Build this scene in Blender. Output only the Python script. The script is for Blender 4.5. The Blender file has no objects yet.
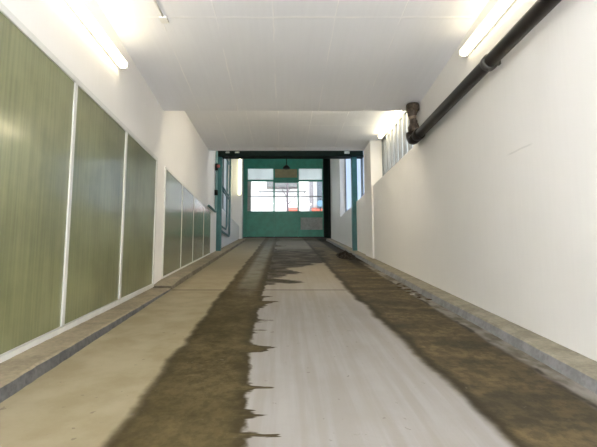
import bpy, bmesh, math, random
from mathutils import Vector, Matrix
random.seed(7)
sc = bpy.context.scene
COL = sc.collection

# ------------------------------------------------------------------ camera
H0, SL = 1.0085, 0.1316                      # eye height above the ramp, ramp slope
cd = bpy.data.cameras.new('camera')
cd.sensor_width = 36.0
cd.lens = 430.0 / 597.0 * 36.0
cd.shift_x = 15.5 / 597.0
cd.clip_start = 0.02
cam = bpy.data.objects.new('camera', cd)
cam.location = (0, 0, H0)
cam.rotation_euler = (math.radians(96.5), 0, 0)
COL.objects.link(cam)
sc.camera = cam

# ------------------------------------------------------------------ world, exposure
w = bpy.data.worlds.new('world')
sc.world = w
w.use_nodes = True
bg = w.node_tree.nodes['Background']
bg.inputs['Color'].default_value = (0.93, 0.97, 1.0, 1)
bg.inputs['Strength'].default_value = 1.0
vs = sc.view_settings
vs.view_transform = 'Standard'
vs.look = 'None'
vs.gamma = 1.0
vs.use_curve_mapping = False
vs.exposure = 2.42
LAMP_E = 1.75                                # the visible battens
BACK_FILL_E = 33.0                                # fill battens added behind the camera, out of view
sc.cycles.max_bounces = 10
sc.cycles.diffuse_bounces = 6


# ------------------------------------------------------------------ materials
class NT:
    def __init__(s, name):
        s.m = bpy.data.materials.new(name)
        s.m.use_nodes = True
        s.t = s.m.node_tree
        s.b = s.t.nodes['Principled BSDF']
        s.out = s.t.nodes['Material Output']

    def n(s, kind, **kw):
        nd = s.t.nodes.new(kind)
        for k, v in kw.items():
            setattr(nd, k, v)
        return nd

    def link(s, a, b):
        s.t.links.new(a, b)

    def set(s, sock, v):
        if hasattr(v, 'is_linked') or hasattr(v, 'links'):
            s.link(v, sock)
        else:
            sock.default_value = v

    def math(s, op, a, b=0.0, c=None, clamp=False):
        nd = s.n('ShaderNodeMath', operation=op, use_clamp=clamp)
        s.set(nd.inputs[0], a)
        s.set(nd.inputs[1], b)
        if c is not None:
            s.set(nd.inputs[2], c)
        return nd.outputs[0]

    def coords(s):
        tc = s.n('ShaderNodeTexCoord')
        sp = s.n('ShaderNodeSeparateXYZ')
        s.link(tc.outputs['Object'], sp.inputs[0])
        return tc.outputs['Object'], sp.outputs[0], sp.outputs[1], sp.outputs[2]

    def noise(s, vec, scale, detail=3, stretch=None, rough=0.55):
        if stretch:
            mp = s.n('ShaderNodeMapping')
            mp.inputs['Scale'].default_value = stretch
            s.link(vec, mp.inputs[0])
            vec = mp.outputs[0]
        nd = s.n('ShaderNodeTexNoise')
        nd.inputs['Scale'].default_value = scale
        nd.inputs['Detail'].default_value = detail
        nd.inputs['Roughness'].default_value = rough
        s.link(vec, nd.inputs['Vector'])
        return nd.outputs[0]

    def smooth(s, v, lo, hi, a=0.0, b=1.0):
        nd = s.n('ShaderNodeMapRange', interpolation_type='SMOOTHSTEP')
        s.set(nd.inputs[0], v)
        s.set(nd.inputs[1], lo)
        s.set(nd.inputs[2], hi)
        s.set(nd.inputs[3], a)
        s.set(nd.inputs[4], b)
        return nd.outputs[0]

    def mix(s, f, a, b):
        nd = s.n('ShaderNodeMix', data_type='RGBA')
        s.set(nd.inputs[0], f)
        for i, v in ((6, a), (7, b)):
            if isinstance(v, tuple):
                nd.inputs[i].default_value = (*v, 1)
            else:
                s.link(v, nd.inputs[i])
        return nd.outputs[2]

    def bump(s, h, strength=0.2, dist=0.01):
        nd = s.n('ShaderNodeBump')
        nd.inputs['Strength'].default_value = strength
        nd.inputs['Distance'].default_value = dist
        s.link(h, nd.inputs['Height'])
        s.link(nd.outputs[0], s.b.inputs['Normal'])

    def base(s, v):
        if isinstance(v, tuple):
            s.b.inputs['Base Color'].default_value = (*v, 1)
        else:
            s.link(v, s.b.inputs['Base Color'])


def plain(name, col, rough=0.5, metal=0.0, var=0.12, scale=9.0, bump=0.0):
    k = NT(name)
    vec, x, y, z = k.coords()
    nz = k.noise(vec, scale, 4)
    dark = tuple(c * (1 - var) for c in col)
    lite = tuple(min(1, c * (1 + var)) for c in col)
    k.base(k.mix(k.smooth(nz, 0.3, 0.7), dark, lite))
    k.b.inputs['Roughness'].default_value = rough
    k.b.inputs['Metallic'].default_value = metal
    if bump:
        k.bump(nz, bump, 0.01)
    return k.m


def emit(name, col, strength):
    k = NT(name)
    k.base((0.9, 0.9, 0.88))
    k.b.inputs['Emission Color'].default_value = (*col, 1)
    k.b.inputs['Emission Strength'].default_value = strength
    return k.m


SCUFF_Z = 2.03


def wall_mat(name, col):
    k = NT(name)
    vec, x, y, z = k.coords()
    a = k.noise(vec, 0.9, 4)
    b = k.noise(vec, 2.0, 3, (1, 14, 0.8))       # faint upright brush and board marks
    c = k.math('ADD', k.math('MULTIPLY', a, 0.7), k.math('MULTIPLY', b, 0.3))
    # one long grey scuff high on the right wall
    u = k.math('SUBTRACT', z, k.math('ADD', k.math('MULTIPLY', k.math('SUBTRACT', y, 3.5), .03), SCUFF_Z))
    u = k.math('ADD', u, k.math('MULTIPLY', k.math('SUBTRACT', k.noise(vec, 4, 3), .5), .03))
    sc_ = k.math('MULTIPLY', k.smooth(k.math('ABSOLUTE', u), .002, .012, 1, 0), k.smooth(k.math('ABSOLUTE', k.math('SUBTRACT', y, 3.5)), .13, .22, 1, 0))
    sc_ = k.math('MULTIPLY', sc_, k.smooth(x, 0, .1))
    base = k.mix(k.smooth(c, 0.3, 0.7), tuple(v * 0.96 for v in col), col)
    k.base(k.mix(k.math('MULTIPLY', sc_, .35), base, (.45, .44, .42)))
    k.b.inputs['Roughness'].default_value = 0.6
    k.bump(k.noise(vec, 60, 3), 0.08, 0.004)
    return k.m


def ceiling_mat():
    k = NT('painted_board_formed_concrete')
    vec, x, y, z = k.coords()
    seams = None
    jit = k.math('MULTIPLY', k.math('SUBTRACT', k.noise(vec, 3, 2), 0.5), 0.03)
    xs = k.math('ADD', x, jit)
    for x0, wd in ((-1.25, .008), (-0.68, .007), (-0.10, .008), (0.53, .006), (1.2, .006)):
        d = k.math('ABSOLUTE', k.math('SUBTRACT', xs, x0))
        m = k.smooth(d, wd * .3, wd * 1.6, 1, 0)
        seams = m if seams is None else k.math('MAXIMUM', seams, m)
    for y0, wd in ((4.1, .014), (1.6, .012), (8.3, .01)):
        d = k.math('ABSOLUTE', k.math('SUBTRACT', k.math('ADD', y, jit), y0))
        seams = k.math('MAXIMUM', seams, k.smooth(d, wd * .3, wd * 1.6, 1, 0))
    brk = k.smooth(k.noise(vec, 1.6, 3), 0.38, 0.6)
    seams = k.math('MULTIPLY', seams, brk)
    boards = k.noise(vec, 2.0, 4, (9, 0.5, 1))
    pat = k.noise(vec, 1.1, 4)
    f = k.math('ADD', k.math('MULTIPLY', boards, .5), k.math('MULTIPLY', pat, .5))
    c = k.mix(k.smooth(f, .32, .68), (.79, .803, .825), (.82, .833, .855))
    c = k.mix(k.math('MULTIPLY', seams, .85), c, (.92, .92, .91))
    k.base(c)
    k.b.inputs['Roughness'].default_value = 0.7
    k.bump(k.math('ADD', k.math('MULTIPLY', seams, 1.0), k.math('MULTIPLY', boards, .5)), .25, .012)
    return k.m


def ramp_mat():
    """concrete ramp with two damp brown tracks whose edges run out in ragged fingers"""
    k = NT('stained_concrete')
    vec, x, y, z = k.coords()
    fine = k.noise(vec, 34, 5)
    mid = k.noise(vec, 3.2, 5)
    big = k.noise(vec, 0.9, 4)
    lanes = k.noise(vec, 2.2, 4, (7, 0.28, 1))           # broom and tyre lines along the ramp
    dry = k.mix(k.smooth(lanes, .35, .68), (.285, .264, .238), (.325, .306, .284))
    dry = k.mix(k.smooth(mid, .35, .75, 0, .35), dry, (.255, .232, .20))
    # the strip along the left kerb is a sandier concrete
    sand = k.mix(k.smooth(mid, .3, .7), (.27, .225, .135), (.335, .285, .185))
    dry = k.mix(k.smooth(k.math('ADD', x, k.math('MULTIPLY', big, .3)), -.62, -.45, 1, 0), dry, sand)
    far = k.smooth(y, 4.0, 8.5)
    dry = k.mix(k.math('MULTIPLY', far, .75), dry, (.235, .20, .135))
    # fingers: noise stretched along x
    lg = k.math('LOGARITHM', k.math('MAXIMUM', y, .5), 2.71828)
    cb = k.n('ShaderNodeCombineXYZ')
    k.link(k.math('MULTIPLY', x, 1.0), cb.inputs[0])
    k.link(k.math('MULTIPLY', lg, 13.0), cb.inputs[1])
    fing = k.noise(cb.outputs[0], 1.0, 4, None, .6)
    fpos = k.smooth(fing, .50, .76)
    reach = k.smooth(y, 2.6, 7.5, .30, .80)
    right_edge = k.math('ADD', k.smooth(y, 1.6, 3.8, -.155, -.25), k.math('MULTIPLY', fpos, reach))
    right_edge = k.math('ADD', right_edge, k.math('MULTIPLY', k.math('SUBTRACT', k.noise(vec, 9, 3), .5), .10))
    left_edge = k.math('ADD', -.80, k.math('MULTIPLY', k.math('SUBTRACT', k.noise(vec, 2.4, 4), .5), .16))
    m1 = k.math('MULTIPLY', k.smooth(k.math('SUBTRACT', x, left_edge), -.02, .05),
                k.smooth(k.math('SUBTRACT', right_edge, x), -.01, .03))
    # dark patch spreading over the middle near the top
    ext = k.math('ADD', k.smooth(y, 5.6, 8.0, -.25, .34), k.smooth(y, 8.3, 10.0, 0, .75))
    ext = k.math('ADD', ext, k.math('MULTIPLY', k.math('SUBTRACT', fing, .5), 2.6))
    fan = k.math('MULTIPLY', k.smooth(k.math('SUBTRACT', ext, x), -.04, .10), k.smooth(x, -.40, -.20))
    cb2 = k.n('ShaderNodeCombineXYZ')
    k.link(k.math('MULTIPLY', x, 2.2), cb2.inputs[0])
    k.link(k.math('MULTIPLY', lg, 30.0), cb2.inputs[1])
    patch = k.noise(cb2.outputs[0], 1.0, 4, None, .6)
    fan = k.math('MULTIPLY', fan, k.smooth(patch, .36, .56, .66, 1))
    fan = k.math('MULTIPLY', fan, k.smooth(y, 5.6, 6.6))
    fan = k.math('MULTIPLY', fan, k.smooth(y, 12.0, 14.0, 1, .3))
    # right-hand track up to the gutter
    r_edge = k.math('ADD', k.smooth(y, 2.0, 6.5, .97, .85), k.math('MULTIPLY', k.math('SUBTRACT', k.noise(vec, 2.6, 5), .5), .15))
    m2 = k.math('MULTIPLY', k.smooth(k.math('SUBTRACT', x, r_edge), -.02, .07),
                k.smooth(k.math('ADD', x, k.math('MULTIPLY', mid, .10)), 1.66, 1.76, 1, 0))
    rim = k.math('MULTIPLY', k.smooth(k.math('ABSOLUTE', k.math('SUBTRACT', x, k.math('ADD', r_edge, .06))), .0, .085, 1, 0), .85)
    brown = k.mix(k.smooth(mid, .3, .7), (.078, .060, .026), (.132, .104, .048))
    brown = k.mix(k.smooth(fine, .3, .75, 0, .35), brown, (.055, .04, .018))
    grit = k.noise(vec, 14, 6, (1, .8, 1), .7)
    brown = k.mix(k.smooth(grit, .38, .64, .42, 0), brown, (.04, .03, .015))
    brown2 = k.mix(k.smooth(k.noise(vec, 1.5, 5, (1, 2.2, 1)), .35, .68), (.062, .049, .026), (.158, .118, .055))
    brown2 = k.mix(k.smooth(grit, .40, .62, .6, 0), brown2, (.032, .026, .016))
    edge1 = k.math('MULTIPLY', m1, k.math('ADD', k.smooth(k.math('SUBTRACT', right_edge, x), 0, .13, .8, 0),
                                          k.smooth(k.math('SUBTRACT', x, left_edge), 0, .10, .75, 0)), clamp=True)
    # washed out pale streak inside the left track near the top
    streak = k.math('MULTIPLY', k.smooth(k.math('ABSOLUTE', k.math('ADD', x, .50)), .07, .19, 1, 0), k.smooth(y, 5.0, 7.5))
    streak = k.math('MULTIPLY', streak, k.smooth(mid, .25, .6, .45, 1))
    c = k.mix(m1, dry, brown)
    c = k.mix(edge1, c, (.040, .030, .015))
    c = k.mix(k.math('MULTIPLY', m2, .97), c, brown2)
    c = k.mix(k.math('MULTIPLY', rim, m2), c, (.034, .027, .016))
    c = k.mix(k.math('MULTIPLY', fan, .95), c, k.mix(k.smooth(grit, .38, .62), (.012, .009, .005), (.036, .028, .014)))
    c = k.mix(k.math('MULTIPLY', streak, .75), c, (.22, .21, .17))
    # threshold zone before the gate
    c = k.mix(k.smooth(y, 13.0, 17.0, 0, .5), c, (.11, .10, .08))
    c = k.mix(k.math('MULTIPLY', k.smooth(y, 7.5, 9.5), k.smooth(k.math('ADD', x, k.math('MULTIPLY', k.math('SUBTRACT', grit, .5), .25)), 1.42, 1.52)), c, (.02, .016, .011))
    # gutter by the right kerb
    gut = k.smooth(k.math('ADD', x, k.math('MULTIPLY', k.math('SUBTRACT', mid, .5), .12)), 1.63, 1.68)
    gutc = k.mix(k.smooth(k.noise(vec, 6, 4, (1, .6, 1)), .35, .62), (.13, .113, .085), (.25, .232, .20))
    c = k.mix(k.math('MULTIPLY', gut, k.smooth(y, 8, 10, 1, 0)), c, gutc)
    gl = k.math('MULTIPLY', k.smooth(k.math('ABSOLUTE', k.math('SUBTRACT', k.math('ADD', x, k.math('MULTIPLY', k.math('SUBTRACT', k.noise(vec, 5, 4), .5), .10)), 1.64)), .005, .035, 1, 0),
                k.smooth(k.noise(vec, 2.4, 4), .45, .6))
    c = k.mix(k.math('MULTIPLY', gl, .85), c, (.035, .028, .02))
    # expansion joint across the ramp
    jn = k.smooth(k.math('ABSOLUTE', k.math('SUBTRACT', k.math('ADD', y, k.math('MULTIPLY', mid, .04)), 5.9)), .01, .045, 1, 0)
    c = k.mix(k.math('MULTIPLY', jn, .75), c, (.07, .055, .035))
    # specks
    sp = k.smooth(k.noise(vec, 21, 2), .70, .76)
    c = k.mix(k.math('MULTIPLY', sp, .5), c, (.13, .11, .085))
    k.base(c)
    wet = k.math('MAXIMUM', k.math('MAXIMUM', m1, m2), k.math('MAXIMUM', fan, k.smooth(y, 8, 13, 0, 1)))
    k.link(k.smooth(wet, 0, 1, .85, .65), k.b.inputs['Roughness'])
    k.bump(k.math('ADD', k.math('MULTIPLY', fine, .6), k.math('MULTIPLY', jn, -1.5)), .25, .01)
    return k.m


def kerb_mat(name, top, face_lo, face_hi):
    """sandy cement on top, grey rough face towards the ramp"""
    k = NT(name)
    vec, x, y, z = k.coords()
    g = k.n('ShaderNodeNewGeometry')
    sp = k.n('ShaderNodeSeparateXYZ')
    k.link(g.outputs['True Normal'], sp.inputs[0])
    up = k.smooth(sp.outputs[2], .45, .8)
    n1 = k.noise(vec, 5, 5)
    n2 = k.noise(vec, 30, 4)
    f = k.math('ADD', k.math('MULTIPLY', n1, .6), k.math('MULTIPLY', n2, .4))
    t = k.mix(k.smooth(f, .35, .68), tuple(v * .72 for v in top), tuple(min(1, v * 1.12) for v in top))
    fc = k.mix(k.smooth(f, .36, .64), face_lo, face_hi)
    k.base(k.mix(up, fc, t))
    k.b.inputs['Roughness'].default_value = .85
    k.bump(f, .5, .015)
    return k.m


def pane_mat(name, c1, c2, rough):
    """olive ribbed wired glass, glossy, with drawn streaks running upright"""
    k = NT(name)
    vec, x, y, z = k.coords()
    st = k.noise(vec, 3.0, 4, (1, 13, .35))
    rib = k.noise(vec, 10.0, 2, (1, 10, .25))
    big = k.noise(vec, 1.7, 5)
    f = k.math('ADD', k.math('MULTIPLY', st, .4), k.math('MULTIPLY', big, .6))
    k.base(k.mix(k.smooth(f, .32, .66), c1, c2))
    k.b.inputs['Roughness'].default_value = rough
    k.b.inputs['Coat Weight'].default_value = .8
    k.b.inputs['Coat Roughness'].default_value = .13
    k.b.inputs['IOR'].default_value = 1.55
    k.b.inputs['Specular IOR Level'].default_value = .62
    k.bump(k.math('ADD', rib, k.math('MULTIPLY', st, .3)), .05, .002)
    return k.m


def frosted(name, col, trans=.8):
    k = NT(name)
    vec, x, y, z = k.coords()
    t = k.n('ShaderNodeBsdfTranslucent')
    nz = k.smooth(k.noise(vec, 2.0, 3, (1, 3, .5)), .3, .7)
    k.link(k.mix(nz, tuple(v * .9 for v in col), col), t.inputs[0])
    mx = k.n('ShaderNodeMixShader')
    mx.inputs[0].default_value = trans
    k.base(tuple(min(1, v * 1.3) for v in col))
    k.b.inputs['Roughness'].default_value = .3
    k.link(k.b.outputs[0], mx.inputs[1])
    k.link(t.outputs[0], mx.inputs[2])
    k.link(mx.outputs[0], k.out.inputs[0])
    return k.m


def clear_glass(name):
    k = NT(name)
    tr = k.n('ShaderNodeBsdfTransparent')
    tr.inputs[0].default_value = (.95, .97, .97, 1)
    gl = k.n('ShaderNodeBsdfGlossy')
    gl.inputs['Roughness'].default_value = .03
    fr = k.n('ShaderNodeFresnel')
    mx = k.n('ShaderNodeMixShader')
    k.link(k.math('MULTIPLY', fr.outputs[0], .7), mx.inputs[0])
    k.link(tr.outputs[0], mx.inputs[1])
    k.link(gl.outputs[0], mx.inputs[2])
    k.link(mx.outputs[0], k.out.inputs[0])
    return k.m


M = dict(
    ramp=ramp_mat(),
    wall=wall_mat('white_wall_paint', (.795, .778, .738)),
    ceil=ceiling_mat(),
    kerbL=kerb_mat('left_kerb_cement', (.30, .25, .165), (.085, .085, .08), (.15, .147, .138)),
    kerbF=kerb_mat('far_kerb_cement', (.28, .24, .165), (.11, .095, .065), (.19, .165, .12)),
    kerbR=kerb_mat('right_kerb_cement', (.30, .27, .20), (.20, .197, .19), (.275, .27, .265)),
    frame=plain('white_enamel', (.64, .64, .59), .4, 0, .04),
    pane=pane_mat('olive_ribbed_glass', (.140, .148, .066), (.25, .26, .128), .32),
    pane2=pane_mat('grey_green_ribbed_glass', (.175, .185, .115), (.215, .225, .14), .25),
    grey=plain('grey_window_steel', (.20, .215, .215), .45, .2, .1),
    bars=plain('pale_bar_paint', (.26, .265, .26), .45, 0, .05),
    frost=frosted('frosted_glass', (.46, .515, .60)),
    frostbar=frosted('barred_frosted_glass', (.58, .61, .63)),
    frostdim=frosted('dusty_frosted_glass', (.33, .35, .37)),
    transom=frosted('white_frosted_glass', (.60, .64, .64)),
    ply=plain('ochre_infill_board', (.30, .265, .14), .6, 0, .1),
    green=plain('green_gate_paint', (.020, .235, .165), .42, 0, .12, 5),
    green2=plain('teal_post_paint', (.020, .105, .105), .42, 0, .12, 5),
    dgreen=plain('blackish_green_paint', (.006, .013, .011), .5, 0, .2),
    gpipe=plain('grey_green_pipe_paint', (.10, .19, .185), .4, .1, .1),
    galv=plain('galvanised_plate', (.27, .30, .285), .55, .1, .12),
    black=plain('black_pipe_lacquer', (.018, .0135, .010), .45, .0, .3, 12),
    collar=plain('worn_steel_collar', (.10, .095, .085), .4, .5, .2),
    wrap=plain('brown_wrapping_tape', (.075, .055, .038), .7, 0, .5, 26, .6),
    wrapl=plain('tan_tape', (.26, .20, .14), .7, 0, .2, 20),
    house=plain('white_lamp_housing', (.80, .80, .77), .4, 0, .03),
    tube=emit('lit_warm_tube', (1.0, .86, .58), LAMP_E),
    tube_right=emit('lit_warm_tube_right', (1.0, .86, .58), LAMP_E * .55),
    tube_far=emit('lit_warm_tube_far', (1.0, .86, .58), LAMP_E * 2.0),
    tube_green=emit('lit_yellowish_tube', (1.0, .95, .60), 1.1),
    tube_hall_fill=emit('hall_fill_tube', (1.0, .92, .76), 9.0),
    tube_step_fill=emit('step_fill_tube', (1.0, .88, .70), 7.5),
    tube_back_fill=emit('back_fill_tube', (.89, .91, 1.0), BACK_FILL_E),
    red=plain('red_plastic', (.22, .03, .025), .5),
    redout=plain('orange_red_canvas', (.40, .09, .055), .6),
    glass=clear_glass('clear_glass'),
    leaf=plain('dead_leaf', (.07, .045, .022), .7, 0, .5, 30),
    sodden=plain('sodden_leaves', (.02, .015, .010), .7, 0, .6, 30),
    leafw=plain('pale_dry_leaf', (.42, .38, .32), .7, 0, .2, 30),
    street=plain('asphalt', (.20, .20, .20), .85, 0, .15, 20, .3),
    white=plain('white_render', (.82, .80, .80), .8, 0, .05, 2),
    greyb=plain('grey_balcony_concrete', (.13, .133, .133), .8, 0, .08),
    pink=plain('pale_grey_pier', (.20, .185, .20), .8, 0, .05),
    bluew=plain('blue_grey_cladding', (.055, .07, .09), .4, 0, .1),
    bark=plain('tree_bark', (.11, .085, .10), .9, 0, .3, 20),
    signb=plain('pale_blue_sign_face', (.10, .20, .30), .4, 0, .05),
    dark=plain('dark_metal', (.012, .014, .013), .5, .2, .2),
)


for nm, sp_ in (('dgreen', .05), ('ramp', .05), ('dark', .1), ('kerbL', .2), ('kerbF', .2), ('kerbR', .2), ('leaf', .1), ('black', .3), ('sodden', .1)):
    M[nm].node_tree.nodes['Principled BSDF'].inputs['Specular IOR Level'].default_value = sp_


# ------------------------------------------------------------------ mesh helpers
class MB:
    def __init__(s):
        s.bm = bmesh.new()

    def box(s, x0, x1, y0, y1, z0, z1, bev=0.0):
        b = bmesh.new()
        bmesh.ops.create_cube(b, size=1.0)
        for v in b.verts:
            v.co = Vector((x0 + (v.co.x + .5) * (x1 - x0), y0 + (v.co.y + .5) * (y1 - y0), z0 + (v.co.z + .5) * (z1 - z0)))
        if bev:
            bmesh.ops.bevel(b, geom=b.edges[:], offset=bev, segments=2, affect='EDGES', profile=.5)
        s._add(b)
        return s

    def _add(s, b):
        me = bpy.data.meshes.new('tmp')
        b.to_mesh(me)
        b.free()
        s.bm.from_mesh(me)
        bpy.data.meshes.remove(me)

    def prism_x(s, x0, x1, yz):
        """polygon in the (y, z) plane swept along x"""
        return s._sweep([Vector((x0, y, z)) for y, z in yz], Vector((x1 - x0, 0, 0)))

    def prism_y(s, y0, y1, xz):
        return s._sweep([Vector((x, y0, z)) for x, z in xz], Vector((0, y1 - y0, 0)))

    def _sweep(s, pts, d):
        b = bmesh.new()
        a = [b.verts.new(p) for p in pts]
        c = [b.verts.new(p + d) for p in pts]
        n = len(pts)
        b.faces.new(a)
        b.faces.new(c[::-1])
        for i in range(n):
            b.faces.new((a[i], c[i], c[(i + 1) % n], a[(i + 1) % n]))
        bmesh.ops.recalc_face_normals(b, faces=b.faces[:])
        s._add(b)
        return s

    def tube(s, pts, r, seg=16, radii=None):
        pts = [Vector(p) for p in pts]
        b = bmesh.new()
        rings = []
        ref = None
        for i, p in enumerate(pts):
            d = (pts[min(i + 1, len(pts) - 1)] - pts[max(i - 1, 0)]).normalized()
            if ref is None:
                ref = Vector((0, 0, 1)) if abs(d.z) < .9 else Vector((1, 0, 0))
            u = d.cross(ref).normalized()
            v = u.cross(d).normalized()
            ref = v
            rr = radii[i] if radii else r
            rings.append([b.verts.new(p + (u * math.cos(2 * math.pi * k / seg) + v * math.sin(2 * math.pi * k / seg)) * rr) for k in range(seg)])
        for q in range(len(rings) - 1):
            for k in range(seg):
                f = b.faces.new((rings[q][k], rings[q][(k + 1) % seg], rings[q + 1][(k + 1) % seg], rings[q + 1][k]))
                f.smooth = True
        b.faces.new(rings[0])
        b.faces.new(rings[-1])
        bmesh.ops.recalc_face_normals(b, faces=b.faces[:])
        s._add(b)
        return s

    def build(s, name, mat, parent=None):
        me = bpy.data.meshes.new(name)
        if parent is not None:
            off, q = Vector((0, 0, 0)), parent
            while q is not None:
                off += q.location
                q = q.parent
            s.bm.transform(Matrix.Translation(-off))
        s.bm.to_mesh(me)
        s.bm.free()
        me.materials.append(M[mat])
        o = bpy.data.objects.new(name, me)
        COL.objects.link(o)
        if parent is not None:
            o.parent = parent
        return o


def arc(c, r, a0, a1, u, v, n=8):
    c, u, v = Vector(c), Vector(u), Vector(v)
    return [c + (u * math.cos(a0 + (a1 - a0) * i / n) + v * math.sin(a0 + (a1 - a0) * i / n)) * r for i in range(n + 1)]


def thing(name, label, cat, loc, group=None):
    o = bpy.data.objects.new(name, None)
    o.empty_display_size = .2
    o.location = loc
    COL.objects.link(o)
    tag(o, label, cat, group)
    return o


def tag(o, label, cat, group=None):
    o['label'] = label
    o['category'] = cat
    if group:
        o['group'] = group
    return o


def struct(o, label=None):
    o['kind'] = 'structure'
    if label:
        o['label'] = label
    return o


def ramp(y):
    return SL * y


XL, XR, XG = -1.79, 1.975, 2.20              # left wall, right wall, recessed glazing
YB = -6.0                                     # far end of the hall behind the camera
YS, YC, YG = 6.22, 10.1, 19.45                # slab edge, end of the low ceiling, gate
ZS = 2.90                                     # sill height of the upper glazing


def slab(y):
    return 3.42 + (6.2 - y) * .077


# ------------------------------------------------------------------ setting
o = MB().prism_x(-2.4, 2.5, [(YB, ramp(YB)), (YG + .25, ramp(YG + .25)), (YG + .25, ramp(YG) - 1.0), (YB, ramp(YB) - .3)]).build('floor', 'ramp')
struct(o, 'concrete ramp with two damp brown tracks rising to the green gate')

# kerbs
k = MB()


def kerb_left(y0, y1, t0, t1, b0, b1):
    """top z at both ends, face leaning slightly towards the ramp"""
    b = bmesh.new()
    n = max(2, int((y1 - y0) / .06))
    rows = []
    for i in range(n + 1):
        f = i / n
        y = y0 + (y1 - y0) * f
        zt = t0 + (t1 - t0) * f + random.uniform(-.0015, .0015)
        j = random.uniform(-.003, .003)
        rows.append([b.verts.new(p) for p in ((XL - .02, y, zt), (-1.535 + j, y, zt), (-1.52 + j, y, zt - .008), (-1.51 + j, y, ramp(y) - .01), (XL - .02, y, ramp(y) - .01))])
    for i in range(n):
        for q in range(5):
            b.faces.new((rows[i][q], rows[i][(q + 1) % 5], rows[i + 1][(q + 1) % 5], rows[i + 1][q]))
    b.faces.new(rows[0])
    b.faces.new(rows[-1][::-1])
    bmesh.ops.recalc_face_normals(b, faces=b.faces[:])
    k._add(b)


kerb_left(YB, 2.8, ramp(YB) + .10, .450, 0, 0)
kerb_left(2.8, 5.9, .450, .800, 0, 0)
struct(k.build('trim_1', 'kerbL'), 'low cement kerb under the olive panes')
k = MB()
kerb_left(5.94, 6.4, ramp(5.94) + .045, ramp(6.4) + .075, 0, 0)
kerb_left(6.4, 17.6, ramp(6.4) + .075, ramp(17.6) + .07, 0, 0)
struct(k.build('trim_3', 'kerbF'), 'low sandy kerb under the grey-green panes')

k = MB()
b = bmesh.new()
rows = []
n = 400
for i in range(n + 1):
    y = YB + (17.6 - YB) * i / n
    j = .006 * math.sin(y * 2.1) + random.uniform(-.002, .002)
    zt = ramp(y) + .08 + random.uniform(-.001, .001)
    rows.append([b.verts.new(p) for p in ((XR + .02, y, zt + .005), (1.80 + j, y, zt), (1.785 + j, y, zt - .012), (1.765 + j, y, ramp(y) - .01), (XR + .02, y, ramp(y) - .01))])
for i in range(n):
    for q in range(5):
        b.faces.new((rows[i][q], rows[i][(q + 1) % 5], rows[i + 1][(q + 1) % 5], rows[i + 1][q]))
b.faces.new(rows[0])
b.faces.new(rows[-1][::-1])
bmesh.ops.recalc_face_normals(b, faces=b.faces[:])
k._add(b)
struct(k.build('trim_2', 'kerbR'), 'rough cement kerb along the bare right wall')

# left wall: full height to the portal, sill height beyond it with a recess above
k = MB()
k.prism_x(-2.4, XL, [(YB, ramp(YB) - .25), (11.85, ramp(11.85) - .25), (11.85, 6.6), (YC, 6.6), (YC, 5.2), (YB, 5.2)])
k.prism_x(-2.4, XL, [(11.85, ramp(11.85) - .25), (17.94, ramp(17.94) - .25), (17.94, ZS - .02), (11.85, ZS - .02)])
k.box(-2.4, -2.12, 17.94, YG + .2, ramp(17.9) - .2, ZS - .02)
k.box(-2.4, -2.12, 11.85, 12.5, ZS - .02, 6.6)
k.box(-2.4, -2.12, 16.4, YG + .2, ZS - .02, 6.6)
k.box(-2.4, -2.12, 12.5, 16.4, 5.9, 6.6)
k.box(-2.13, -1.70, 17.5, 17.95, ramp(17.5) - .2, 6.55)        # pilaster
struct(k.build('wall_left', 'wall'))

# right wall: sill-high wall with pilaster and recessed glazing
k = MB()
k.prism_x(XR, 2.45, [(YB, ramp(YB) - .25), (YS + .12, ramp(YS) - .25), (YS + .12, 5.2), (YB, 5.2)])
k.prism_x(XR, 2.45, [(YS + .12, ramp(YS) - .25), (17.6, ramp(17.6) - .25), (17.6, ZS), (YS + .12, ZS)])
k.box(2.19, 2.45, 17.6, YG + .2, ramp(17.6) - .25, ZS - .02)
k.box(1.94, 2.45, 9.3, 10.1, ramp(9.3) - .2, 6.6)             # pilaster
k.box(2.19, 2.45, 15.35, YG + .2, ZS - .02, 6.6)
k.box(2.02, 2.45, 15.0, 15.35, ZS - .02, 6.6)
k.box(2.19, 2.45, 10.1, 15.0, 6.1, 6.6)
struct(k.build('wall_right', 'wall'))

# ceilings: the sloping slab over the ramp, then the higher flat one, then the hall before the gate
k = MB()
k.prism_x(-2.4, 2.45, [(YB, slab(YB)), (YS, slab(YS)), (YS, 5.2), (YB, 5.2)])
k.box(-2.4, 2.45, YS, YC - .22, 3.93, 5.2)
k.box(-2.4, 2.45, YC - .22, YC, 3.925, 6.6)
k.box(-2.4, 2.5, YC, YG + .3, 6.55, 6.8)
struct(k.build('ceiling', 'ceil'))

k = MB()
k.box(-2.4, 2.45, YB - .2, YB, ramp(YB) - .3, 5.2)
struct(k.build('wall_back', 'wall'))
k = MB()
k.box(-2.4, -1.84, YG, YG + .25, ramp(YG) - .2, 6.6)
k.box(2.19, 2.5, YG, YG + .25, ramp(YG) - .2, 6.6)
k.box(-1.84, 2.19, YG, YG + .25, 6.38, 6.6)
struct(k.build('wall_front', 'wall'))


# ------------------------------------------------------------------ olive panes of the left wall
def ptop(y):
    return 2.69 - .0225 * (y - 2.55)


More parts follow.
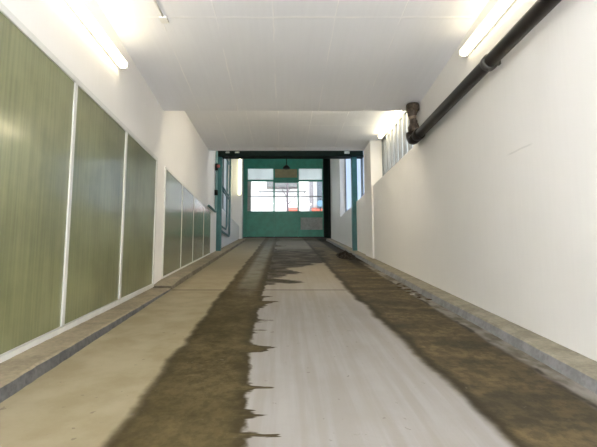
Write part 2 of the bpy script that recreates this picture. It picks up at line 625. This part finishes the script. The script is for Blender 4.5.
def pane_band(name, label, y0, y1, bot, divs, mat, fw, mw, out=.025):
    root = thing(name, label, 'window', (XL, (y0 + y1) / 2, bot((y0 + y1) / 2)))
    del root['category']
    struct(root)
    fx0, fx1 = XL - .01, XL + out
    f = MB()
    f.prism_x(fx0, fx1, [(y0, ptop(y0) - fw), (y1, ptop(y1) - fw), (y1, ptop(y1)), (y0, ptop(y0))])
    f.prism_x(fx0, fx1, [(y0, bot(y0)), (y1, bot(y1)), (y1, bot(y1) + fw), (y0, bot(y0) + fw)])
    for a, c in ((y0, y0 + mw), (y1 - mw, y1)):
        f.prism_x(fx0, fx1, [(a, bot(a) + fw), (c, bot(c) + fw), (c, ptop(c) - fw), (a, ptop(a) - fw)])
    f.build('window_frame', 'frame', root)
    for d in divs:
        MB().prism_x(fx0, fx1, [(d - mw / 2, bot(d) + fw), (d + mw / 2, bot(d) + fw), (d + mw / 2, ptop(d) - fw), (d - mw / 2, ptop(d) - fw)]).build('mullion', 'frame', root)
    ed = [y0 + mw] + [v for d in divs for v in (d - mw / 2, d + mw / 2)] + [y1 - mw]
    for a, c in zip(ed[::2], ed[1::2]):
        MB().prism_x(XL - .01, XL + min(.012, out - .004), [(a, bot(a) + fw), (c, bot(c) + fw), (c, ptop(c) - fw), (a, ptop(a) - fw)]).build('pane', mat, root)
    return root


pane_band('window_1', 'near row of tall olive ribbed panes in white frame', 0.0, 5.93,
          lambda y: .450 + (y - 2.8) * .116 if y > 2.8 else .450 + (y - 2.8) * .125, [1.16, 2.34, 3.525, 4.725], 'pane', .05, .042)
pane_band('window_2', 'far row of grey-green panes with sloped bottom before the green post', 6.38, 10.52,
          lambda y: ramp(y) + .075, [7.5, 8.48, 9.58], 'pane2', .03, .035, .014)


# ------------------------------------------------------------------ glazing above the sills
def glazing(name, label, x, y0, y1, z0, z1, bars, bar_w, mat, side, frame_w=.06, bar_mat='bars', end_only=False):
    root = thing(name, label, 'window', (x, (y0 + y1) / 2, z0))
    del root['category']
    struct(root)
    s = side
    a0, a1 = sorted((x - .01 * s, x + .07 * s))
    f = MB()
    f.box(a0, a1, y0, y1, z0, z0 + frame_w).box(a0, a1, y0, y1, z1 - frame_w, z1)
    f.box(a0, a1, y0, y0 + frame_w, z0 + frame_w, z1 - frame_w).box(a0, a1, y1 - frame_w, y1, z0 + frame_w, z1 - frame_w)
    f.build('window_frame', 'grey', root)
    b0, b1 = sorted((x - .03 * s, x + .03 * s))
    for d in bars:
        MB().box(b0, b1, d - bar_w / 2, d + bar_w / 2, z0 + frame_w, z1 - frame_w, .006).build('window_bar', bar_mat, root)
    g0, g1 = sorted((x + .032 * s, x + .044 * s))
    MB().box(g0, g1, y0 + frame_w * .5, y1 - frame_w * .5, z0 + frame_w * .5, z1 - frame_w * .5).build('pane', mat, root)


glazing('window_3', 'barred frosted window above the right wall behind the drain pipe', XG, YS + .14, 9.29, ZS + .005, 3.925,
        [6.65 + .30 * i for i in range(9)], .065, 'frostbar', 1)
glazing('window_4', 'tall pale blue frosted window on the right by the teal post', XG, 10.11, 14.99, ZS + .005, 6.095,
        [11.75, 13.35], .06, 'frost', 1, .06, 'grey')
glazing('window_5', 'dusty grey frosted window on the left beyond the pipe loop', -2.14, 12.51, 16.39, ZS + .005, 5.895,
        [13.8, 15.1], .06, 'frostdim', -1, .06, 'grey')


# ------------------------------------------------------------------ fluorescent battens
def batten(label, p0, p1, out, mat, group='fluorescent battens lighting the ramp', up=(0, 0, 1), wide=.075, r=.045):
    """p0-p1 run along the wall or ceiling; out = direction away from the surface"""
    p0, p1, out = Vector(p0), Vector(p1), Vector(out).normalized()
    d = (p1 - p0).normalized()
    side = d.cross(out).normalized()
    root = thing('fluorescent_lamp', label, 'lamp', (p0 + p1) / 2, group)
    root.rotation_euler = (0, 0, 0)

    def slabmesh(a, c, w_, h0, h1):
        m = MB()
        bb = bmesh.new()
        vs_ = []
        for q in (a, c):
            vs_.append([bb.verts.new(q + side * sx * w_ / 2 + out * h) for sx, h in ((-1, h0), (1, h0), (1, h1), (-1, h1))])
        for i in range(4):
            bb.faces.new((vs_[0][i], vs_[0][(i + 1) % 4], vs_[1][(i + 1) % 4], vs_[1][i]))
        bb.faces.new(vs_[0])
        bb.faces.new(vs_[1][::-1])
        bmesh.ops.recalc_face_normals(bb, faces=bb.faces[:])
        m._add(bb)
        return m

    slabmesh(p0, p1, wide, 0, .02).build('housing', 'house', root)
    MB().tube([p0 + d * .03 + out * (.02 + r * .8), p1 - d * .03 + out * (.02 + r * .8)], r, 20).build('diffuser', mat, root)
    for a, c in ((p0, p0 + d * .03), (p1 - d * .03, p1)):
        slabmesh(a, c, wide, .02, .02 + r * 1.7).build('end_cap', 'house', root)
    return root


batten('white fluorescent batten above the nearest olive pane, high on the left wall', (XL + .002, 2.95, 3.25), (XL + .002, 4.47, 3.25), (1, 0, 0), 'tube')
batten('white fluorescent batten above the black drain pipe on the right wall', (XR - .002, 2.85, 3.33), (XR - .002, 4.36, 3.33), (-1, 0, 0), 'tube_right')
batten('white fluorescent batten under the far ceiling beside the barred window', (2.06, 6.85, 3.928), (2.06, 8.86, 3.928), (0, 0, -1), 'tube_far')
batten('upright yellowish tube lamp on the pilaster left of the green gate', (-1.79, 17.498, 4.15), (-1.79, 17.498, 5.75), (0, -1, 0), 'tube_green', wide=.07, r=.045)
for yb in (-5.2, -3.4, -1.6):  # six added uplights out of view, fill for walls and ceiling
    for sx in (-1, 1):
        batten('unseen uplight batten added behind the viewer as fill', (sx * .5, yb, .95), (sx * .5, yb + 1.3, .95), (0, 0, 1), 'tube_back_fill', 'added fill battens behind the viewer')

batten('unseen fill batten added on the gate side of the low slab, lighting the far ceiling', (-.8, YS + .002, 3.62), (1.1, YS + .002, 3.62), (0, 1, 0), 'tube_step_fill', 'added fill battens on the slab edge')  # added fill light hidden by the slab edge, brightens the far section
for sx in (-1.2, 1.2):  # two added fill lights hidden above the low ceiling, brighten the gate hall
    batten('unseen fill batten added high in the gate hall behind the low ceiling', (sx - .75, YC + .002, 5.6), (sx + .75, YC + .002, 5.6), (0, 1, 0), 'tube_hall_fill', 'added fill battens high in the gate hall')

# ------------------------------------------------------------------ black drain pipe on the right
t = thing('drain_pipe', 'thick black drain pipe running along the top of the right wall', 'pipe', (1.87, 4.5, 2.90))
zp = 2.905
RP = .062
px = 1.875
el = arc((px, 5.98, zp + .13), .13, -math.pi / 2, 0, (0, 1, 0), (0, 0, 1))
MB().tube([(px, -1.5, zp + .02), (px, 2.0, zp + .01), (px, 5.9, zp)], RP, 24).build('pipe', 'black', t)
MB().tube([(px, 5.86, zp), (px, 5.98, zp)] + [p for p in el], .07, 20, [.075] * 2 + [.075] * 9).build('elbow', 'black', t)
for yc in (3.72, .9):
    cl = MB().tube([(px, yc - .035, zp), (px, yc - .025, zp), (px, yc + .025, zp), (px, yc + .035, zp)], .075, 24, [.068, .075, .075, .068]).build('collar', 'collar', t)
    MB().box(px + .05, XR - .001, yc - .018, yc + .018, zp - .02, zp + .02).build('bracket', 'collar', cl)
MB().tube([(px, 5.70, zp), (px, 5.72, zp), (px, 5.83, zp), (px, 5.85, zp)], .08, 24, [.068, .08, .08, .068]).build('collar', 'black', t)
# wrapped riser, lumpy with tape
pts, rad = [], []
zr0, zr1 = zp + .11, slab(6.1) - .006
for i in range(22):
    f = i / 21
    pts.append((px + .012 * math.sin(f * 7), 5.995 + .0 * f + .012 * math.sin(f * 5 + 1), zr0 + (zr1 - zr0) * f))
    rad.append(.066 + .012 * math.sin(f * 9 + .6) + random.uniform(-.006, .006))
ris = MB().tube(pts, .07, 14, rad).build('wrapped_riser', 'wrap', t)
f0, f1 = 10, 13
MB().tube(pts[f0:f1], .08, 14, [r_ + .004 for r_ in rad[f0:f1]]).build('tape_band', 'wrapl', ris)
MB().tube([(px, 5.985, zr1 - .10), (px, 5.985, zr1 - .085), (px, 5.985, zr1 - .02), (px, 5.985, zr1)], .09, 14, [.078, .092, .094, .09]).build('sleeve', 'wrap', t)

# small clip box on the slab by the left lamp
t = thing('cable_box', 'tiny white cable box on the ceiling beside the left lamp', 'cable box', (-1.21, 4.11, slab(4.11) - .03))
MB().box(-1.25, -1.17, 4.06, 4.16, slab(4.06) - .035, slab(4.16) - .001, .006).build('case', 'house', t)
MB().tube([(-1.21, 4.06, slab(4.06) - .015), (-1.255, 3.2, slab(3.2) - .012), (-1.26, 2.2, slab(2.2) - .012)], .010, 8).build('cable', 'house', t)

# ------------------------------------------------------------------ portal frame half way up
t = thing('portal_frame', 'teal steel posts under a blackish beam spanning the ramp before the gate', 'steel frame', (.1, 11.6, ramp(11.6)))
# I-section beam
k = MB()
xa, xb = -1.785, 2.195
k.box(xa, xb, 11.35, 11.65, 4.14, 4.17).box(xa, xb, 11.35, 11.65, 4.47, 4.50).box(xa, xb, 11.48, 11.52, 4.17, 4.47)
k.build('beam', 'dgreen', t)
for xa_, xb_ in ((-1.55, -1.45), (-1.30, -1.18)):
    MB().box(xa_, xb_, 11.335, 11.36, 4.22, 4.26).build('bolt_plate', 'galv', t)
MB().box(1.66, 1.80, 11.33, 11.35, 4.2, 4.27).build('bolt_plate', 'galv', t)
MB().box(-1.785, -1.66, 11.42, 11.58, ramp(11.5) + .06, 4.14, .008).build('post', 'green2', t)
MB().box(1.86, 2.01 - .036, 11.42, 11.58, ramp(11.5) + .07, ZS, .006).build('post', 'green2', t)
MB().box(1.86, 2.01, 11.42, 11.58, ZS, 4.14, .006).build('post_head', 'green2', t)

# pipes by the left post
t = thing('pipe_loop', 'narrow upright loop of teal pipes hooked to the left post', 'pipe', (-1.72, 13.2, 2.1))
r = .033
xw = -1.74
yl = 12.6
zb, zt = 2.17, 4.75
k = MB()
pt = [(xw, 11.59, zb), (xw, 13.75, zb)] + [Vector((xw, 13.75, zb + .12)) + Vector((0, math.sin(a), -math.cos(a))) * .12 for a in [math.pi / 2 * i / 6 for i in range(7)]] + [(xw, 13.87, zt)]
k.tube(pt, r, 10)
k.build('outer_pipe', 'gpipe', t)
pt = [(xw, 11.59, zb + .14), (xw, 13.0, zb + .14), (xw, 13.12, zb + .2), (xw, 13.16, zb + .3), (xw, 13.16, zt)]
MB().tube(pt, r * .8, 10).build('inner_pipe', 'gpipe', t)
for z, ya_ in ((3.36, 11.585), (3.46, 11.585), (4.50, 11.67)):
    MB().tube([(xw, ya_, z), (xw, 13.86, z)], r * .8, 10).build('link_pipe', 'green2', t)

t = thing('water_pipe', 'thin grey-green water pipe bending at the corner of the last pane', 'pipe', (-1.75, 11.1, 2.56))
xw = -1.738
pt = [(xw, 9.95, 2.56), (xw, 10.9, 2.56)] + [Vector((xw, 10.9, 2.68)) + Vector((0, math.sin(a), -math.cos(a))) * .12 for a in [math.pi / 2 * i / 6 for i in range(7)]] + [(xw, 11.02, 4.6)]
MB().tube(pt, .03, 12).build('pipe', 'gpipe', t)
MB().tube([(xw, 11.02, 3.0), (xw, 11.02, 3.14)], .045, 12).build('coupling', 'dark', t)
vb = MB().tube([(xw, 11.02, 3.66), (xw, 11.02, 3.84)], .042, 12).build('valve_body', 'dark', t)
h = MB().tube([(xw + .03, 11.0, 3.75), (xw + .06, 10.93, 3.75), (xw + .075, 10.90, 3.75)], .06, 16, [.02, .045, .04])
h.build('valve_handle', 'red', vb)

# ------------------------------------------------------------------ gate
zg = ramp(YG)
t = thing('garage_gate', 'tall green gate with glazed upper panels at the top of the ramp', 'gate', (.15, YG, zg))
gx0, gx1 = -1.80, 1.84
d1, d2 = -.41, .69
y0, y1 = YG - .06, YG + .0
gy0, gy1 = YG - .075, YG - .005


def gb(x0, x1, z0, z1, ya=gy0, yb=gy1, bev=.004):
    return MB().box(x0, x1, ya, yb, z0, z1, bev)


# outer frame
k = MB()
k.box(gx0, -1.62, gy0, gy1, zg + .05, 6.25)
k.box(1.80, gx1, gy0, gy1, zg + .05, 6.25)
k.box(-1.62, 1.80, gy0, gy1, 5.16, 5.235)
k.box(-1.62, 1.80, gy0, gy1, 3.70, 3.78)
k.build('gate_frame', 'green', t)
for d in (d1, d2):
    gb(d - .035, d + .035, zg + .05, 6.25, gy0 - .012, gy1 - .002).build('stile', 'green', t)
cols = ((-1.62, d1 - .035), (d1 + .035, d2 - .035), (d2 + .035, 1.80))
for i, (a, c) in enumerate(cols):
    gb(a, c, zg + .06, 3.70, gy0 + .015, gy1 - .01).build('lower_panel', 'green', t)
    gb(a, c, 5.76, 6.25, gy0 + .015, gy1 - .01).build('top_panel', 'green', t)
    if i == 1:
        gb(a, c, 5.34, 5.74, gy0 + .02, gy1 - .02).build('infill_board', 'ply', t)
        gb(a, c, 5.235, 5.34, gy0 + .01, gy1 - .01).build('rail', 'green', t)
        gb(a, c, 5.74, 5.76, gy0 + .01, gy1 - .01).build('rail', 'green', t)
        gb(a, c, 5.10, 5.16, gy0 + .01, gy1 - .01).build('rail', 'green', t)
    else:
        gb(a, c, 5.235, 5.76, gy0 + .03, gy1 - .03).build('transom_pane', 'transom', t)
    gb(a, c, 4.445, 4.48, gy0 + .01, gy1 - .01).build('glazing_bar', 'grey', t)
    gb(a, c, 3.78, 4.445, gy0 + .03, gy1 - .03, bev=0).build('glass_pane', 'glass', t)
    gb(a, c, 4.48, 5.16 if i != 1 else 5.10, gy0 + .03, gy1 - .03, bev=0).build('glass_pane', 'glass', t)
gb(-1.62, -1.46, 3.78, 5.16, gy0 + .012, gy1 - .012).build('side_strip', 'galv', t)
# vent plate, louvred
vp = MB().box(.80, 1.79, gy0 - .004, gy0 + .02, 2.93, 3.49).build('vent_plate', 'galv', t)
for i in range(9):
    z = 2.97 + i * .058
    MB().box(.83, 1.76, gy0 - .014, gy0 - .004, z, z + .03).build('louvre', 'galv', vp)
MB().box(gx0, gx1, gy0 + .005, gy1 - .005, zg + .005, zg + .06).build('bottom_seal', 'dark', t)
# guide rails each side
t2 = thing('gate_guide_rail', 'black upright guide rail at the right edge of the green gate', 'rail', (2.0, YG, zg))
k = MB().box(1.845, 2.17, YG - .10, YG - .004, zg, 6.4)
k.box(1.87, 1.92, YG - .16, YG - .10, zg, 6.4).box(2.08, 2.13, YG - .16, YG - .10, zg, 6.4)
k.build('channel', 'dgreen', t2)
t2 = thing('gate_guide_rail', 'narrow dark green guide rail at the left edge of the gate', 'rail', (-1.83, YG, zg))
MB().box(-1.90, -1.805, YG - .12, YG - .004, zg, 6.4).build('channel', 'green2', t2)

# small dark lamp hanging in front of the gate
t = thing('pendant_lamp', 'small dark lamp hanging before the top of the gate', 'lamp', (.15, 18.5, 5.55))
MB().tube([(.15, 18.5, 5.70), (.15, 18.5, 6.55)], .018, 8).build('rod', 'dark', t)
MB().tube([(.15, 18.5, 5.54), (.15, 18.5, 5.56), (.15, 18.5, 5.63), (.15, 18.5, 5.70), (.15, 18.5, 5.72)], .1, 20, [.15, .165, .13, .05, .02]).build('lamp_shade', 'dark', t)

# ------------------------------------------------------------------ litter in the right-hand gutter
def leaf(x, y, size, rz, mat):
    b = bmesh.new()
    prof = [(-1, 0), (-.6, .38), (0, .5), (.55, .34), (1, 0), (.55, -.34), (0, -.5), (-.6, -.38)]
    lift = random.uniform(.2, .45)
    top = [b.verts.new((px_ * size, py_ * size, size * (lift * abs(py_) + .15 * px_ * px_) + .004)) for px_, py_ in prof]
    bot = [b.verts.new((v.co.x, v.co.y, v.co.z - .003)) for v in top]
    c = b.verts.new((0, 0, .004))
    c2 = b.verts.new((0, 0, .001))
    n_ = len(prof)
    for i in range(n_):
        b.faces.new((top[i], top[(i + 1) % n_], c))
        b.faces.new((bot[(i + 1) % n_], bot[i], c2))
        b.faces.new((top[i], bot[i], bot[(i + 1) % n_], top[(i + 1) % n_]))
    me = bpy.data.meshes.new('dead_leaf')
    b.to_mesh(me)
    b.free()
    me.materials.append(M[mat])
    o_ = bpy.data.objects.new('dead_leaf', me)
    COL.objects.link(o_)
    o_.location = (x, y, ramp(y) + .001)
    o_.rotation_euler = (math.atan(SL), 0, 0)
    o_.rotation_euler.rotate_axis('Z', rz)
    return o_


for x, y in ((1.66, 6.28), (1.71, 6.12), (1.62, 6.02), (1.68, 5.86), (1.72, 5.70), (1.63, 5.64), (1.70, 5.46), (1.66, 5.30), (1.72, 6.4), (1.73, 5.18)):
    tag(leaf(x, y, random.uniform(.035, .06), random.uniform(0, 6), 'leaf'), 'small dark dead leaf among the litter in the right gutter by the joint', 'leaf', 'dead leaves in the right gutter')
tag(leaf(1.64, 5.52, .045, .6, 'leafw'), 'single pale dry leaf among dark leaves in the right gutter', 'leaf')

# sodden heap of leaves near the right post
k = MB()
bb = bmesh.new()
N1, N2 = 22, 12
grid = []
for i in range(N1 + 1):
    row = []
    for j in range(N2 + 1):
        u, v = i / N1 * 2 - 1, j / N2 * 2 - 1
        rr = max(0, 1 - u * u - v * v) * (.55 + .45 * math.sin(7 * u + 5 * v) * math.cos(6 * v - 2 * u))
        x = 1.55 + v * .22
        y = 10.6 + u * .75
        row.append(bb.verts.new((x + random.uniform(-.01, .01), y, ramp(y) - .004 + rr ** .6 * .13 * random.uniform(.3, 1.3))))
    grid.append(row)
for i in range(N1):
    for j in range(N2):
        bb.faces.new((grid[i][j], grid[i + 1][j], grid[i + 1][j + 1], grid[i][j + 1]))
k._add(bb)
tag(k.build('leaf_heap', 'sodden'), 'dark sodden heap of leaves by the kerb before the right post', 'leaf heap')

# ------------------------------------------------------------------ outside the gate
zs = ramp(YG + .25)
struct(MB().box(-14, 14, YG + .25, 40, zs - .3, zs).build('street', 'street'))
t = thing('street_building', 'white overexposed building seen through the gate glass', 'building', (0, 28, zs))
MB().box(-12, 12, 28, 34, zs, 14).build('facade', 'white', t)
MB().box(-1.06, .93, 27.3, 27.999, 6.50, 6.92).build('balcony', 'greyb', t)
MB().tube([(-1.6, 27.5, 6.22), (1.52, 27.5, 6.22)], .045, 8).build('awning_rod', 'greyb', t)
for x in (-1.5, 1.4):
    MB().tube([(x, 27.5, 6.22), (x, 28.05, 6.22)], .03, 8).build('rod_arm', 'greyb', t)
MB().box(1.74, 1.98, 27.8, 27.999, zs, 8).build('pier', 'pink', t)
MB().box(2.24, 3.6, 27.6, 27.999, zs, 7.6).build('clad_bay', 'bluew', t)
for a, c in ((.36, .98), (1.86, 2.66)):
    MB().prism_x(a, c, [(27.998, 5.0), (27.998, 5.25), (26.9, 4.93), (26.9, 4.80)]).build('awning', 'redout', t)

t = thing('street_sign', 'round pale blue sign on a pole behind the right gate pane', 'sign', (2.3, 26, zs))
MB().tube([(2.27, 26, zs), (2.27, 26, 5.5)], .035, 10).build('pole', 'dark', t)
MB().tube([(2.27, 25.93, 5.2), (2.27, 25.96, 5.2)], .2, 28).build('sign_face', 'signb', t)

# bare street tree
t = thing('street_tree', 'bare thin street tree seen through the middle gate pane', 'tree', (.27, 24.6, zs))
MB().tube([(.27, 24.6, zs), (.28, 24.6, 4.2), (.25, 24.6, 5.2), (.27, 24.6, 6.4), (.29, 24.6, 6.9)], .07, 10, [.09, .075, .06, .04, .02]).build('trunk', 'bark', t)


def br(p, q, r_):
    p, q = Vector(p), Vector(q)
    m_ = (p + q) / 2 + Vector((0, 0, -.05))
    MB().tube([p, m_, q], r_, 8, [r_, r_ * .8, r_ * .4]).build('branch', 'bark', t)


for p, q, r_ in (((.25, 24.6, 4.9), (.85, 24.5, 5.55), .03), ((.26, 24.6, 5.1), (-.55, 24.7, 5.5), .022), ((.26, 24.6, 5.3), (-.2, 24.5, 6.1), .025),
                 ((.27, 24.6, 5.7), (.62, 24.7, 6.2), .02), ((.27, 24.6, 5.8), (-.12, 24.6, 6.15), .022), ((-.12, 24.55, 5.92), (-.32, 24.5, 6.0), .02),
                 ((.27, 24.6, 6.0), (.02, 24.7, 6.3), .018), ((1.15, 24.6, 4.6), (1.42, 24.6, 5.5), .02), ((.27, 24.6, 4.4), (1.15, 24.6, 4.62), .03)):
    br(p, q, r_)
